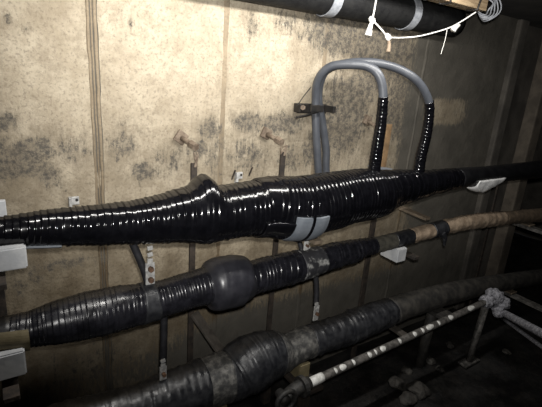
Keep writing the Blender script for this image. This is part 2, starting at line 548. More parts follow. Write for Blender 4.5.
# ------------------------------------------------------------------ cables
class Cable:
    """Centre line and radius from surveyed outline points: (px, y_top, y_bottom, off)."""

    def __init__(self, ctrl, sm=0.012, left=-1.12, right=5.45, zr=None):
        C, R = [], []
        for k, (px, yt, yb, off) in enumerate(ctrl):
            ym = (yt + yb) / 2
            a, b = ctrl[max(k - 1, 0)], ctrl[min(k + 1, len(ctrl) - 1)]
            sl = ((b[1] + b[2]) - (a[1] + a[2])) / 2 / max(b[0] - a[0], 1e-6)
            sl = max(-0.35, min(0.0, sl))
            C.append(np.array(at(px, ym, off)))
            R.append((yb - yt) / 2 * math.cos(math.atan(sl)) / px_m(px, ym, off) * 0.985)
        C, R = np.array(C), np.array(R)
        self.x = C[:, 0]
        xs = np.arange(left, right, 0.002)
        # straight continuation past the frame
        def ext(vals):
            v = np.interp(xs, C[:, 0], vals)
            return v
        y, z, r = ext(C[:, 1]), ext(C[:, 2]), ext(R)
        def gs(a, s):
            k = int(4 * s / 0.002)
            t = np.arange(-k, k + 1) * 0.002
            g = np.exp(-t * t / (2 * s * s)); g /= g.sum()
            return np.convolve(np.pad(a, k, mode='edge'), g, mode='valid')
        self.xs, self.y, self.z, self.r = xs, gs(y, sm * 2), gs(z, sm), gs(r, sm)

    def pos(self, x):
        return Vector((x, float(np.interp(x, self.xs, self.y)), float(np.interp(x, self.xs, self.z))))

    def rad(self, x):
        return float(np.interp(x, self.xs, self.r))

    def xpx(self, px):
        """x of the centre line at a photo column."""
        best, bx = 1e9, 0
        for x in self.xs[::5]:
            p = self.pos(x)
            c = ROT.T @ np.array([p.x, p.y + CAM_D, p.z - CAM_H])
            if c[2] < 0.1:
                continue
            u = c[0] / c[2] * FOC + PW / 2
            if abs(u - px) < best:
                best, bx = abs(u - px), x
        return float(bx)

    def xs_(self, px):
        x = self.xpx(px)
        p = self.pos(x)
        return x * (1 - .85 * self.rad(x) / (p.y + CAM_D))

    def seg(self, name, x0, x1, m, parent, pitch=0.022, amp=0.0022, ds=None, n=48, seed=0, wrinkle=0.0015, grow=0.0, lump=0.0, hand=1, rise=0.28, var=0.5, lobe=None):
        ds = ds or max(pitch / 9, 0.0022)
        k = max(3, int((x1 - x0) / ds))
        X = np.linspace(x0, x1, k)
        P = np.stack([X, np.interp(X, self.xs, self.y), np.interp(X, self.xs, self.z)], 1)
        R = np.interp(X, self.xs, self.r) + grow
        th = np.linspace(0, 2 * PI, n, endpoint=False)
        g = np.random.default_rng(seed)
        nw = int((x1 - x0) / pitch) + 6
        ja = g.uniform(0.5, 1.25, nw)
        warp = 0.3 * np.sin(X * 23 + seed) + 0.25 * np.sin(X * 61 + 2 * seed)
        knots = np.r_[0, np.cumsum(pitch * g.uniform(1 - var, 1 + var, nw + 40))]
        ph = (np.interp(X - x0, knots, np.arange(len(knots))) + 0.3 * warp)[:, None] + hand * th[None, :] / (2 * PI) + 0.10 * np.sin(th * 2 + seed)[None, :] + 2
        lap = np.floor(ph).astype(int) % nw
        fr = ph - np.floor(ph)
        wav = 1 + 0.45 * np.sin(th[None, :] * 3 + lap * 2.4) * np.sin(th[None, :] * 2 + lap * 1.3)
        h = amp * ja[lap] * wav * np.where(fr < rise, sstep(fr, 0, rise), 1 - (fr - rise) / (1 - rise))
        wr = np.zeros_like(h)
        if wrinkle:
            for i in range(k):
                for j in range(n):
                    t = th[j]
                    wr[i, j] = noise.noise((X[i] * 26, math.cos(t) * 2.2 + seed, math.sin(t) * 2.2))
        lu = np.zeros_like(h)
        if lump:
            for i in range(k):
                for j in range(0, n):
                    t = th[j]
                    lu[i, j] = noise.noise((X[i] * 6, math.cos(t) * 1.1 + seed, math.sin(t) * 1.1))
        if lobe:
            xl, al, sl_, sr_ = lobe
            e = np.where(X < xl, np.exp(-((X - xl) / sl_) ** 2), np.exp(-((X - xl) / sr_) ** 2))
            lu = lu + (al * e)[:, None] * np.clip(np.cos(th + 0.30), 0, 1)[None, :] ** 2.0 / max(lump, 1e-9)
            lump = max(lump, 1e-9)
        RR = np.maximum(R[:, None] + h + wrinkle * wr + lump * lu, 0.004)
        V, F = sweep(P, R, n, True, RR)
        return link_mesh(name, V, F, m, parent)


O1 = 0.35
top = Cable([(0, 217, 247, O1), (50, 209, 246, O1), (100, 204, 246, O1), (135, 200, 244.5, O1), (165, 193, 244, O1), (180, 188, 243.5, O1),
             (192, 185.5, 244, O1), (200, 183, 245, O1), (207, 182.5, 244.5, O1), (213, 184, 243, O1), (220, 185, 241, O1),
             (240, 182, 238, O1), (258, 179, 235.5, O1), (263, 176.5, 235, O1), (270, 175.5, 236, O1), (285, 176, 238, O1), (300, 175.5, 238, O1),
             (330, 171.5, 231, O1), (350, 169, 224, O1), (368, 168, 220.5, O1), (378, 168, 218, O1), (387, 168.5, 211, O1), (395, 169, 207, O1),
             (405, 169.5, 204.5, O1), (430, 169.5, 196, O1), (445, 168.5, 192, O1), (465, 167, 187.5, O1), (480, 166.5, 185, O1), (510, 163.5, 181, O1),
             (542, 160, 178, O1)], sm=0.004)
c = thing('splice_cable', top.pos(0.0), 'uppermost thick cable with glossy black taped splice and shoulder bulge', 'cable')
xa, xb, xc_, xd = top.xpx(184), top.xpx(262), top.xpx(388), top.xpx(455)
top.seg('cable_sheath', -1.12, -0.15, 'sheath', c, n=32, amp=0.0008, ds=0.02)
top.seg('tape_wrap', -0.16, xa, 'gloss_tape', c, pitch=0.017, amp=0.0026, seed=3, wrinkle=0.0010, var=0.22, rise=0.20, ds=0.0010)
top.seg('joint_body', xa, xb, 'gloss_tape', c, pitch=0.020, amp=0.0023, seed=5, wrinkle=0.0010, var=0.22, rise=0.20, ds=0.0010, lobe=(top.xpx(203.5), 0.031, 0.040, 0.018))
top.seg('joint_body', xb - 0.002, xc_, 'gloss_tape', c, pitch=0.020, amp=0.0024, seed=8, wrinkle=0.0008, var=0.22, rise=0.20, ds=0.0010)
top.seg('tape_wrap', xc_ - 0.002, xd, 'gloss_tape', c, pitch=0.03, amp=0.0018, seed=9, wrinkle=0.001, rise=0.13, ds=0.0014)
top.seg('cable_sheath', xd - 0.002, 5.42, 'sheath', c, n=32, amp=0.0008, ds=0.02)


def shell(cb, x0, x1, a0, a1, gap, thick, taper=0.0, nx_=14, na=28):
    """Part of a sleeve round a cable, angle 0 = towards the aisle, 90 = up."""
    V, F = [], []
    for i in range(nx_ + 1):
        x = x0 + (x1 - x0) * i / nx_
        p, r = cb.pos(x), cb.rad(x) + gap
        for k in range(2):
            for j in range(na + 1):
                t = math.radians(a0 + (a1 - a0) * j / na)
                edge = min(i, nx_ - i) / 2.0
                rr = r + (thick * (1 if edge >= 1 else 0.75 + 0.25 * edge) if k else 0)
                V.append((x, p.y - rr * math.cos(t), p.z + rr * math.sin(t)))
    st = 2 * (na + 1)
    for i in range(nx_):
        for j in range(na):
            a = i * st + j
            b = a + na + 1
            F += [(a, a + st, a + st + 1, a + 1), (b, b + 1, b + st + 1, b + st)]
        for j in (0, na):
            a = i * st + j
            b = a + na + 1
            F.append((a, b, b + st, a + st) if j == 0 else (a, a + st, b + st, b))
    for i in (0, nx_):
        for j in range(na):
            a = i * st + j
            b = a + na + 1
            F.append((a, a + 1, b + 1, b) if i == 0 else (a, b, b + 1, a + 1))
    return V, F


x0, x1, x2 = top.xs_(296), top.xs_(311), top.xs_(327)
v, f = shell(top, x0, x2, -2, -165, 0.004, 0.012)
cl = link_mesh('saddle_shell', v, f, 'grey_plastic', c, smooth=False)
cl['label'] = 'grey plastic half shell'
v, f = shell(top, x1 - 0.008, x1 + 0.004, 30, -170, 0.010, 0.010)
link_mesh('tie_band', v, f, 'gloss_tape', cl, smooth=False)
v, f = shell(top, top.xs_(268), x0 + 0.004, -15, -172, 0.0, 0.014)
link_mesh('lower_flange', v, f, 'gloss_tape', c, smooth=True)

O2 = 0.34
midc = Cable([(0, 317, 349, O2), (30, 311, 348, O2), (60, 299, 345, O2), (90, 290, 339, O2), (120, 284.5, 331, O2), (145, 283, 323, O2),
              (165, 278.5, 317, O2), (190, 271, 309, O2), (207, 266, 305, O2), (210, 259.5, 310, O2), (215, 257, 311.5, O2), (232, 254, 308, O2), (239, 254.5, 305, O2),
              (245, 258.5, 301, O2), (249, 261, 296, O2), (270, 255.5, 290, O2), (290, 251, 285, O2), (310, 248, 277.5, O2), (330, 243, 270, O2), (350, 239.5, 264, O2),
              (365, 238, 256.5, O2), (380, 236, 252, O2), (400, 231, 247, O2), (420, 226, 241, O2), (440, 221, 236, O2), (460, 216, 231, O2),
              (480, 213, 228, O2), (510, 211, 224, O2), (542, 208, 222, O2)], sm=0.0045)
c2 = thing('splice_cable', midc.pos(0.0), 'middle cable, worn black taped splice with round sleeve and tan cloth tail', 'cable')
X2 = [(midc.xpx if p in (207, 248) else midc.xs_)(p) for p in (26, 147, 207, 248, 306, 329, 378, 399, 416, 437, 449, 508)]
midc.seg('cable_sheath', -1.12, 0.0, 'sheath', c2, n=32, amp=0.001, ds=0.02)
midc.seg('tape_wrap', -0.01, X2[1], 'mid_tape', c2, pitch=0.013, amp=0.0016, seed=12, rise=0.2, ds=0.0011, wrinkle=0.0014, lump=0.003)
midc.seg('dull_band', X2[1] - 0.004, X2[1] + 0.048, 'dull_tape', c2, pitch=0.04, amp=0.001, seed=14, wrinkle=0.002, grow=0.004)
midc.seg('tape_wrap', X2[1] - 0.002, X2[2], 'mid_tape', c2, pitch=0.013, amp=0.0013, seed=15, rise=0.15, ds=0.0013, wrinkle=0.001)
s = midc.seg('joint_sleeve', X2[2] - 0.002, X2[3], 'mid_sleeve', c2, pitch=0.03, amp=0.0010, seed=16, wrinkle=0.0012)
midc.seg('tape_wrap', X2[3] - 0.002, X2[4], 'mid_tape', c2, pitch=0.024, amp=0.0030, seed=17, rise=0.15, ds=0.0013, wrinkle=0.0014)
s = midc.seg('putty_band', X2[4] - 0.004, X2[5], 'putty', c2, pitch=0.05, amp=0.001, seed=18, wrinkle=0.004, grow=0.002)
s['label'] = 'band smeared with pale putty'
midc.seg('tape_wrap', X2[5] - 0.002, X2[6], 'mid_tape', c2, pitch=0.026, amp=0.003, seed=19, wrinkle=0.002)
midc.seg('cloth_wrap', X2[6] - 0.003, X2[7], 'olive_wrap', c2, pitch=0.05, amp=0.002, seed=20)['label'] = 'olive grey cloth wrap'
midc.seg('tape_band', X2[7] - 0.002, X2[8], 'dull_tape', c2, pitch=0.05, amp=0.002, seed=21)
midc.seg('cloth_wrap', X2[8] - 0.002, X2[9], 'tan_wrap', c2, pitch=0.06, amp=0.002, seed=22, wrinkle=0.003)['label'] = 'tan cloth wrap'
tb = midc.seg('tape_band', X2[9] - 0.002, X2[10], 'dull_tape', c2, pitch=0.06, amp=0.002, seed=23, grow=0.004)
midc.seg('cloth_wrap', X2[10] - 0.002, X2[11], 'tan_wrap', c2, pitch=0.07, amp=0.003, seed=24, wrinkle=0.003, ds=0.01)['label'] = 'tan cloth wrap'
midc.seg('cloth_wrap', X2[11] - 0.002, 5.42, 'brown_wrap', c2, pitch=0.08, amp=0.003, seed=25, wrinkle=0.003, ds=0.02)['label'] = 'brown cloth wrap'
# loose tape end hanging under the black band
p = midc.pos(X2[10] - 0.02) - Vector((0, 0.03, midc.rad(X2[10])))
MB().tube([p + Vector((-.03, 0, .03)), p + Vector((0, -.005, 0)), p + Vector((.012, -.005, -.05))], [.02, .015, .006], 6).build('tape_end', 'dull_tape', tb)

O3 = 0.33
bot = Cable([(60, 404, 452, O3), (100, 394, 442, O3), (140, 383, 430, O3), (180, 366, 417, O3), (205, 357, 409, O3), (222, 351, 404, O3),
             (234, 347, 401, O3), (240, 340, 399, O3), (250, 333, 394, O3), (262, 329.5, 385, O3), (274, 330, 378, O3), (282, 333, 373, O3),
             (287, 333, 369, O3), (300, 327, 362, O3), (320, 321, 354, O3), (345, 313, 346, O3), (360, 306, 340, O3), (400, 294, 321, O3), (440, 284, 307, O3), (480, 277, 296, O3),
             (510, 273, 289.5, O3), (542, 269, 284, O3)], sm=0.005)
c3 = thing('splice_cable', bot.pos(0.3), 'lowest cable near the floor, dull black splice with dusty grey bands', 'cable')
X3 = [bot.xs_(p) for p in (214, 238, 284, 319, 400)]
bot.seg('tape_wrap', -1.12, X3[0], 'dull_tape', c3, pitch=0.026, amp=0.0035, seed=31, wrinkle=0.004, lump=0.004, ds=0.006)
bot.seg('dusty_band', X3[0] - 0.002, X3[1], 'dusty_tape', c3, pitch=0.03, amp=0.002, seed=32, wrinkle=0.002)['label'] = 'dusty grey band'
bot.seg('joint_sleeve', X3[1] - 0.002, X3[2], 'dull_tape', c3, pitch=0.02, amp=0.002, seed=33, wrinkle=0.002)
bot.seg('dusty_band', X3[2] - 0.002, X3[3], 'dusty_tape', c3, pitch=0.05, amp=0.002, seed=34, wrinkle=0.003)['label'] = 'dusty grey band'
bot.seg('tape_wrap', X3[3] - 0.002, X3[4], 'dull_tape', c3, pitch=0.03, amp=0.003, seed=35, wrinkle=0.004, ds=0.006)
bot.seg('cable_sheath', X3[4] - 0.002, 5.42, 'old_sheath', c3, pitch=0.07, amp=0.002, seed=36, wrinkle=0.003, ds=0.02)

# ------------------------------------------------------------------ grey cables looping over into the splice
def ptop(px, py):
    return at(px, py, O1)


def grey_cable(label, ctrl, tape_from, r, seed):
    pts = [at(*c) for c in ctrl]
    P = smooth_path(pts, 150)
    s0 = np.r_[0, np.cumsum(np.linalg.norm(np.diff(P, axis=0), axis=1))]
    # first sample beyond the taped point
    tp = np.array(at(*tape_from))
    k = int(np.argmin(np.linalg.norm(P - tp, axis=1)))
    t = thing('grey_cable', tuple(P[0]), label, 'cable')
    V, F = sweep(P[:k + 2], r, 16)
    link_mesh('jacket', V, F, 'grey_cable', t)
    # taped tail, a little thicker towards the splice
    Q = P[k:]
    s = np.r_[0, np.cumsum(np.linalg.norm(np.diff(Q, axis=0), axis=1))]
    u = np.arange(0, s[-1], 0.003)
    Q = np.stack([np.interp(u, s, Q[:, j]) for j in range(3)], 1)
    th = np.linspace(0, 2 * PI, 20, endpoint=False)
    ph = (u / 0.016)[:, None] + th[None] / (2 * PI)
    g = np.random.default_rng(seed)
    a = g.uniform(0.4, 1.4, 400)
    RR = (r * (1.08 + 0.35 * (u / u[-1])))[:, None] + 0.0022 * a[np.floor(ph).astype(int)] * (1 - (ph - np.floor(ph)))
    V, F = sweep(Q, r, 20, True, RR)
    link_mesh('tape_wrap', V, F, 'gloss_tape', t)
    return t


ra = 0.0185
grey_cable('nearer grey cable arching from wall bracket down into splice, left taped tail',
           [(321, 205, .10), (318, 165, .10), (316, 127, .10), (315.7, 100, .10), (317, 84, .12), (322.5, 73, .15), (333, 66, .19), (353, 64.5, .26), (369, 67, .31),
            (379, 76, .345), (383, 94, .36), (381, 123, .36), (377, 149, .36), (374, 171, .355)], (384, 96, .36), ra, 2)
grey_cable('farther grey cable arching over the first, right taped tail in splice',
           [(328, 205, .055), (326, 167, .05), (326, 149, .05), (322, 120, .05), (318.5, 100, .05), (320, 83, .06), (327, 70, .09), (345, 63.5, .15), (372, 62.5, .22),
            (397, 68.5, .28), (415, 79, .33), (426, 94, .35), (429.5, 109, .355), (426.5, 134, .355), (421, 156, .35), (418.5, 173, .35)], (428.5, 102, .355), ra, 4)

# wall bracket that carries them
b0 = at(313, 108.5, .03)
t = thing('cable_bracket', at(308, 108.5, 0), 'small black iron bracket clamping both grey cables to wall', 'bracket')
MB().box(at(312, 108.5, .02), (.17, .012, .045), bevel=.003).box(at(301, 108, .03), (.05, .05, .04), bevel=.004).build('back_plate', 'black_iron', t)
MB().box(at(317, 108.5, .135), (.07, .010, .030), bevel=.002).build('clamp_strap', 'black_iron', t)
MB().box(at(326, 108.5, .07), (.016, .12, .030), bevel=.002).build('clamp_leg', 'black_iron', t)
MB().tube([at(303, 107.5, .058), at(303, 107.5, .068)], .012, 6).build('bolt', 'rusty', t)
MB().tube([at(318, 112, .13), at(296, 117.5, .11)], .004, 6).build('pin', 'black_iron', t)
MB().tube([at(297, 106, .06), at(303, 97, .06), at(311, 87, .08)], .0022, 5).build('tie_wire', 'black_iron', t)


# ------------------------------------------------------------------ wall bolts, hooks, rack posts
def wall_bolt(px, py, ex, ey, off, label, plate_rot, grp='rack anchor bolts'):
    a, e = at(px, py, 0), at(ex, ey, off)
    t = thing('anchor_bolt', a, label, 'bolt', grp)
    R = Matrix.Rotation(math.radians(plate_rot), 3, 'Y')
    MB().box(a + Vector((0, -.010, 0)), (.048, .014, .048), R, bevel=.004).build('wall_plate', 'rusty', t)
    MB().tube([a, e], .0105, 10).build('shaft', 'rusty', t, True)
    d = (e - a).normalized()
    MB().tube([e - d * .030, e + d * .006], .017, 6).build('nut', 'rusty', t)
    return t, e


def hanger(e, x, ztop, zbot, off, m, label, wire=True, width=.025):
    t = thing('rack_post', (x, -off, zbot), label, 'rack post', 'rack posts')
    MB().box((x, -off, (ztop + zbot) / 2), (width, .012, ztop - zbot), bevel=.002).build('post', m, t)
    if wire and e is not None:
        MB().tube([e + Vector((-.006, -.01, -.02)), e + Vector((-.004, -.012, -.05)), Vector((x + .008, -off - .008, ztop + .03)), Vector((x, -off - .008, ztop - .015))], .0035, 6).build('hook_wire', 'rusty', t)
        MB().tube([e + Vector((.008, -.005, -.02)), Vector((x + .012, -off - .008, ztop + .03)), Vector((x + .004, -off - .008, ztop - .015))], .003, 6).build('hook_wire', 'rusty', t)
    return t


t, e1 = wall_bolt(180, 137, 195, 146.5, .10, 'rusty anchor bolt on pale wall left of the wide form seam end, diamond plate', 35)
t['label'] = 'rusty anchor bolt above the splice bulge, diamond plate turned on wall'
t, e2 = wall_bolt(265, 133, 281, 142, .105, 'rusty anchor bolt left of the grey cables', 25)
t['label'] = 'rusty anchor bolt between seam and grey cables on mouldy wall'
t, e3 = wall_bolt(366, 120, 380, 129, .105, 'rusty anchor bolt half hidden behind the left taped tail', 20)
t['label'] = 'rusty anchor bolt half hidden behind left taped cable tail'
p1 = hanger(e1, at(194, 165, .10).x, at(194, 163, .10).z, 0.02, .10, 'dark_rust', 'dark rusted rack post hooked to the bolt above splice bulge')
p2 = hanger(e2, at(283, 155, .10).x, at(283, 152, .10).z, 0.02, .10, 'dark_rust', 'dark rusted rack post hanging below the middle anchor bolt')
p3 = hanger(None, at(386, 140, .10).x, 1.16, 0.02, .10, 'dark_rust', 'rack post with ochre top strap behind the left taped cable tail', False, .036)
xq, zq = p3.location.x, at(387, 124, .10).z
MB().box((xq, -.108, (zq + 1.12) / 2), (.036, .008, zq - 1.12), bevel=.002).build('hanger_strap', 'ochre', p3)['label'] = 'ochre rusted strap'
p0 = hanger(None, at(5, 300, .10).x - 0.01, 1.22, 0.02, .10, 'dark_rust', 'dark rack post at far left behind white saddle blocks', False)
p4 = hanger(None, 2.98, 1.05, 0.02, .10, 'dark_rust', 'dark rack post by tunnel mouth at far right', False)


def arm(post, x, z, off0, off1, w=.040, m='tan_steel', drop=0.0, thick=.016):
    mb = MB()
    a, e = Vector((x, -off0, z)), Vector((x, -off1, z - drop))
    d = e - a
    mb.box((a + e) / 2, (d.length, w, thick), rot_to(d), bevel=.002)
    mb.box(a + Vector((0, 0.0, -.025)), (w, .02, .06), bevel=.002)
    return mb.build('rack_arm', m, post)


def under(cb, x, gap):
    return cb.pos(x).z - cb.rad(x) - gap


# post 0: left edge
x0 = p0.location.x
zt, zm = under(top, x0 + .03, .056), under(midc, x0 + .04, .072)
arm(p0, x0, zt - .012, .10, .46, m='dark_rust')
arm(p0, x0, zm - .012, .10, .46, m='dark_rust')
# post 1: long sloping brace seen under the middle splice
a, e = at(194, 313, .12), at(222, 353, .25)
MB().box((a + e) / 2, ((e - a).length, .045, .014), rot_to(e - a), bevel=.002).build('brace', 'brace_steel', p1)
# post 2
xq = p2.location.x
arm(p2, xq, under(top, xq, .03), .10, .40)
# post 3
xq = p3.location.x
e = at(428, 219, .34); a = at(392, 204, .10)
MB().box((a + e) / 2, ((e - a).length, .042, .014), rot_to(e - a), bevel=.002).build('rack_arm', 'tan_steel', p3)
za = under(midc, xq, .05)
arm(p3, xq + .02, za - .012, .10, .40, m='dark_rust')
arm(p3, xq, under(bot, xq, .03), .10, .44, m='brace_steel')
# post 4 arms reach out into the aisle
xq = p4.location.x
for cb in (midc, bot):
    z = under(cb, xq, .012) - .012
    arm(p4, xq, z, .10, .78, m='pipe', w=.05, drop=.01, thick=.022)
    MB().box((xq, -O2, z + .016), (.07, .09, .010), bevel=.002).build('saddle_pad', 'tan_steel', p4)
# thin string off the right arm
z = under(midc, xq, .03)
MB().tube([Vector((xq - .02, -.56, z)), Vector((xq - .02, -.57, z - .12)), Vector((xq - .05, -.57, z - .24))], .004, 5).build('string', 'cord', p4)


# ------------------------------------------------------------------ saddles
def saddle(name, cb, x, w, dep, h, m, label, cat='saddle', zoff=0.0, lip=0.0):
    """Block with a curved seat that a cable lies in."""
    p, r = cb.pos(x), cb.rad(x) + .003
    n = 12
    V, F = [], []
    hw = dep / 2
    prof = []
    for i in range(n + 1):
        yy = -hw + dep * i / n
        q = min(abs(yy), r * 0.80)
        prof.append((yy, p.z - math.sqrt(r * r - q * q) + zoff))
    zb = p.z - r - h
    for sx in (-w / 2, w / 2):
        for yy, zz in prof:
            V.append((x + sx, p.y + yy, zz))
        V += [(x + sx, p.y + hw, zb), (x + sx, p.y - hw, zb)]
    k = n + 3
    F.append(tuple(range(k)))
    F.append(tuple(range(2 * k - 1, k - 1, -1)))
    for i in range(k):
        j = (i + 1) % k
        F.append((i, k + i, k + j, j))
    o = link_mesh(name, V, F, m, None, smooth=False)
    bm = bmesh.new(); bm.from_mesh(o.data)
    bmesh.ops.recalc_face_normals(bm, faces=bm.faces)
    bmesh.ops.bevel(bm, geom=[e for e in bm.edges if e.calc_face_angle(0) > 0.6], offset=.004, segments=2, affect='EDGES')
    bm.to_mesh(o.data); bm.free()
    return tag(o, label, cat, 'cable saddles')


xr = at(27, 256, .415).x
saddle('cable_saddle', top, xr - .075, .15, .13, .045, 'white_block', 'white saddle block under uppermost cable at far left')
xr = at(26, 362, .415).x
saddle('cable_saddle', midc, xr - .085, .17, .15, .060, 'white_block', 'chipped white saddle block under middle cable, far left')
# tan liner round the lower half of the middle cable
v, f = shell(midc, -0.09, midc.xs_(28), 32, -176, .003, .006)
tag(link_mesh('saddle_liner', v, f, 'tan_block', None, smooth=False), 'tan curved liner around middle cable above chipped white saddle', 'liner')
# grey pad strip between top cable and its saddle, and the plate behind
v, f = shell(top, -0.10, top.xpx(57), -52, -150, .002, .006)
tag(link_mesh('saddle_liner', v, f, 'grey_plastic', None, smooth=False), 'thin grey pad strip under uppermost cable, far left', 'liner')
t = plain_box('wall_plate', (-0.10, -0.135, at(6, 246, .13).z), (at(8, 222, .13).x, -0.117, at(5, 200, .13).z), 'white_block', bevel=.003)
tag(t, 'pale plate behind uppermost cable at far left edge', 'plate')
xq = midc.xpx(396)
saddle('cable_saddle', midc, xq, .065, .11, .055, 'white_block', 'white saddle block under olive wrapped part of middle cable')
xq = bot.xpx(297)
saddle('cable_saddle', bot, xq, .06, .15, .05, 'tan_block', 'tan saddle block under lowest cable right of its sleeve')
xq = bot.xpx(213)
saddle('cable_saddle', bot, xq, .06, .15, .05, 'tan_block', 'tan saddle block under lowest cable left of its sleeve')
# flat rack arms that carry those two
for px, lab in ((297, 'flat dark bearer under lowest cable right of its sleeve'), (213, 'flat dark bearer under lowest cable left of its sleeve')):
    xq = bot.xpx(px)
    z = bot.pos(xq).z - bot.rad(xq) - .053
    t = thing('floor_bearer', (xq, -.3, 0), lab, 'bearer', 'floor bearers')
    MB().box((xq, -.27, z - .012), (.11, .42, .02), bevel=.003).build('top_plate', 'dark_rust', t)
    for y in (-.12, -.42):
        MB().box((xq, y, (z - .02) / 2), (.04, .04, z - .02), bevel=.003).build('leg', 'dark_rust', t)

# white piece behind the top cable between taped tails
a = at(381, 170, .25)
t = MB().box(at(383, 168.5, .27), (.15, .06, .008), Matrix.Rotation(math.radians(8), 3, 'Y'), bevel=.002).build('tag_plate', 'grey_plastic')
tag(t, 'pale flat plate lying behind splice between both taped tails', 'plate')

# white rag under the far end of the top cable
xq = top.xpx(484)
p = top.pos(xq); r = top.rad(xq)
V, F = [], []
nx_, na = 22, 12
for i in range(nx_ + 1):
    u = i / nx_
    x = xq - .13 + .27 * u
    hgt = math.sin(PI * min(1, u * 1.02)) ** 0.8
    pp, rr = top.pos(x), top.rad(x)
    for j in range(na + 1):
        a = math.radians(-10 - 150 * j / na)
        d = rr + .004 + (.048 * hgt * math.sin(PI * j / na) ** 2 * (1 - .6 * u)) + .006 * noise.noise((x * 30, j * .7, 0))
        V.append((x, pp.y - d * math.cos(a), pp.z + d * math.sin(a)))
for i in range(nx_):
    for j in range(na):
        a = i * (na + 1) + j
        F.append((a, a + 1, a + na + 2, a + na + 1))
t = link_mesh('rag', V, F, 'cloth', None, True)
md = t.modifiers.new('thickness', 'SOLIDIFY'); md.thickness = .004; md.offset = 1
tag(t, 'white crumpled rag bound under the far right end of uppermost cable', 'rag')


# ------------------------------------------------------------------ bonding leads
def bond(label, lead_pts, r, lug_px, lug_w, lug_h, nb, off, m='lug', beads=None, grp='bonding leads'):
    P = [at(*q) for q in lead_pts]
    t = thing('bonding_lead', P[-1], label, 'lead', grp)
    MB().tube(smooth_path(P, 24), r, 10).build('lead', 'lead', t, True)
    c = at(*lug_px, off)
    MB().box(c, (lug_w, .007, lug_h), bevel=.0015).build('lug', m, t)
    for k in range(nb):
        z = c.z + lug_h * (0.5 - (k + 0.5) / nb)
        q = Vector((c.x, c.y - .003, z))
        MB().tube([q, q + Vector((0, -.014, 0))], lug_w * .30, 6).build('bolt', 'bolt_rust', t)
    if beads:
        for q in beads:
            MB().box(at(*q), (.018, .008, .014), Matrix.Rotation(random.uniform(-.3, .3), 3, 'Y'), bevel=.002).build('braid_clip', 'lug', t)
    return t


bond('black lead dropping from uppermost cable to white two-bolt lug on middle cable',
     [(131, 240, .33), (137, 253, .33), (144, 270, .335), (149, 287, .335)], .0125, (150, 273.5), .031, .078, 2, .345,
     beads=[(150, 248, .34), (150, 254.5, .34), (150, 260.5, .34)])
bond('black lead from middle cable to rusty lug on lowest cable at left',
     [(164, 312, .32), (164, 330, .325), (163.5, 350, .33), (163, 364, .33)], .0130, (163, 373), .026, .058, 1, .34,
     beads=[(163, 361, .345), (163, 365.5, .345)])
bond('dark lead and brass lug under grey half shell of uppermost cable',
     [(297, 230, .30), (299, 240, .31), (302, 250, .32)], .011, (306, 245), .020, .045, 1, .36,
     beads=[(313, 231, .345), (312.5, 236, .345), (311, 241, .345), (308, 247.5, .36)])
bond('black lead below putty band to pale lug on lowest cable',
     [(315.5, 272, .32), (316.5, 285, .325), (316.5, 296, .33), (316, 304, .335)], .0125, (316, 313), .028, .075, 1, .345,
     beads=[(316.5, 304, .35), (317, 309, .36)])

# small clips on the wall
for px, py, lab in ((75, 200, 'small pale L clip on wall above uppermost cable at left'), (239, 175, 'small pale clip on wall above splice, right of bulge')):
    q = at(px, py, 0)
    t = thing('wall_clip', q, lab, 'clip', 'wall clips')
    MB().box(q + Vector((0, -.006, 0)), (.026, .010, .030), bevel=.002).box(q + Vector((-.018, -.010, -.01)), (.010, .022, .05), bevel=.002).build('plate', 'lug', t)
    MB().tube([q + Vector((.004, -.009, .003)), q + Vector((.004, -.0135, .003))], .0055, 8).build('hole_stud', 'black_iron', t)
for px, py, lab in ((232, 175, 'dark nail in wall left of the clip above splice'), (249, 172, 'dark nail in wall right of the clip above splice')):
    q = at(px, py, 0)
    t = MB().tube([q + Vector((0, .006, -.028)), q + Vector((.004, -.018, .022)), q + Vector((.005, -.02, .026))], .004, 6).build('nail', 'dark_rust')
    tag(t, lab, 'nail')

# ------------------------------------------------------------------ overhead: hose, plank, straps, cord
hc = lambda x: Vector((x, -.080, 1.985 + .010 * (x - .8)))
t = thing('rubber_hose', hc(.8), 'fat black hose slung along top of wall under the ceiling', 'hose')
P = [hc(x) for x in np.linspace(-1.12, 2.16, 60)]
V, F = sweep(P, .072, 28)
link_mesh('hose', V, F, 'hose', t)
for px, py in ((341, 6), (421, 14)):
    q = at(px, py, .17)
    x = q.x
    V, F = [], []
    na = 40
    for j in range(na):
        a = 2 * PI * j / na
        for sx, rr in ((-.024, .075), (.024, .075), (.024, .079), (-.024, .079)):
            cpos = hc(x + sx)
            V.append((x + sx + .0, cpos.y + rr * math.cos(a), cpos.z + rr * math.sin(a)))
    for j in range(na):
        k = (j + 1) % na
        for i in range(4):
            F.append((j * 4 + i, j * 4 + (i + 1) % 4, k * 4 + (i + 1) % 4, k * 4 + i))
    link_mesh('strap', V, F, 'strap', t, False)['label'] = 'grey web strap'

t = thing('wooden_plank', (1.2, -.33, 1.98), 'pale sawn plank hung under ceiling beside the black hose', 'plank')
xe = 2.0
MB().box(((.85 + xe) / 2, -.33, 2.050), (xe - .85, .045, .070), bevel=.004).build('board', 'wood', t)
MB().box(((.85 + xe) / 2, -.295, 2.025), (xe - .85 - .03, .03, .02), bevel=.004).build('batten', 'wood', t)


def ring(cx, w, hy, hz, cy, cz, r, tilt):
    pts = []
    for a in np.linspace(0, 2 * PI, 25):
        u, v = math.cos(a), math.sin(a)
        k = 1 / max(abs(u), abs(v)) * .92
        pts.append((cx + tilt * v, cy + hy * u * k, cz + hz * v * k))
    return pts


for x, tl in ((1.62, .02), (1.70, -.02), (1.93, .015)):
    V, F = sweep(ring(x, 0, .030, .044, -.33, 2.050, .004, tl), .0045, 6, False)
    link_mesh('lashing', V, F, 'black_iron', t)
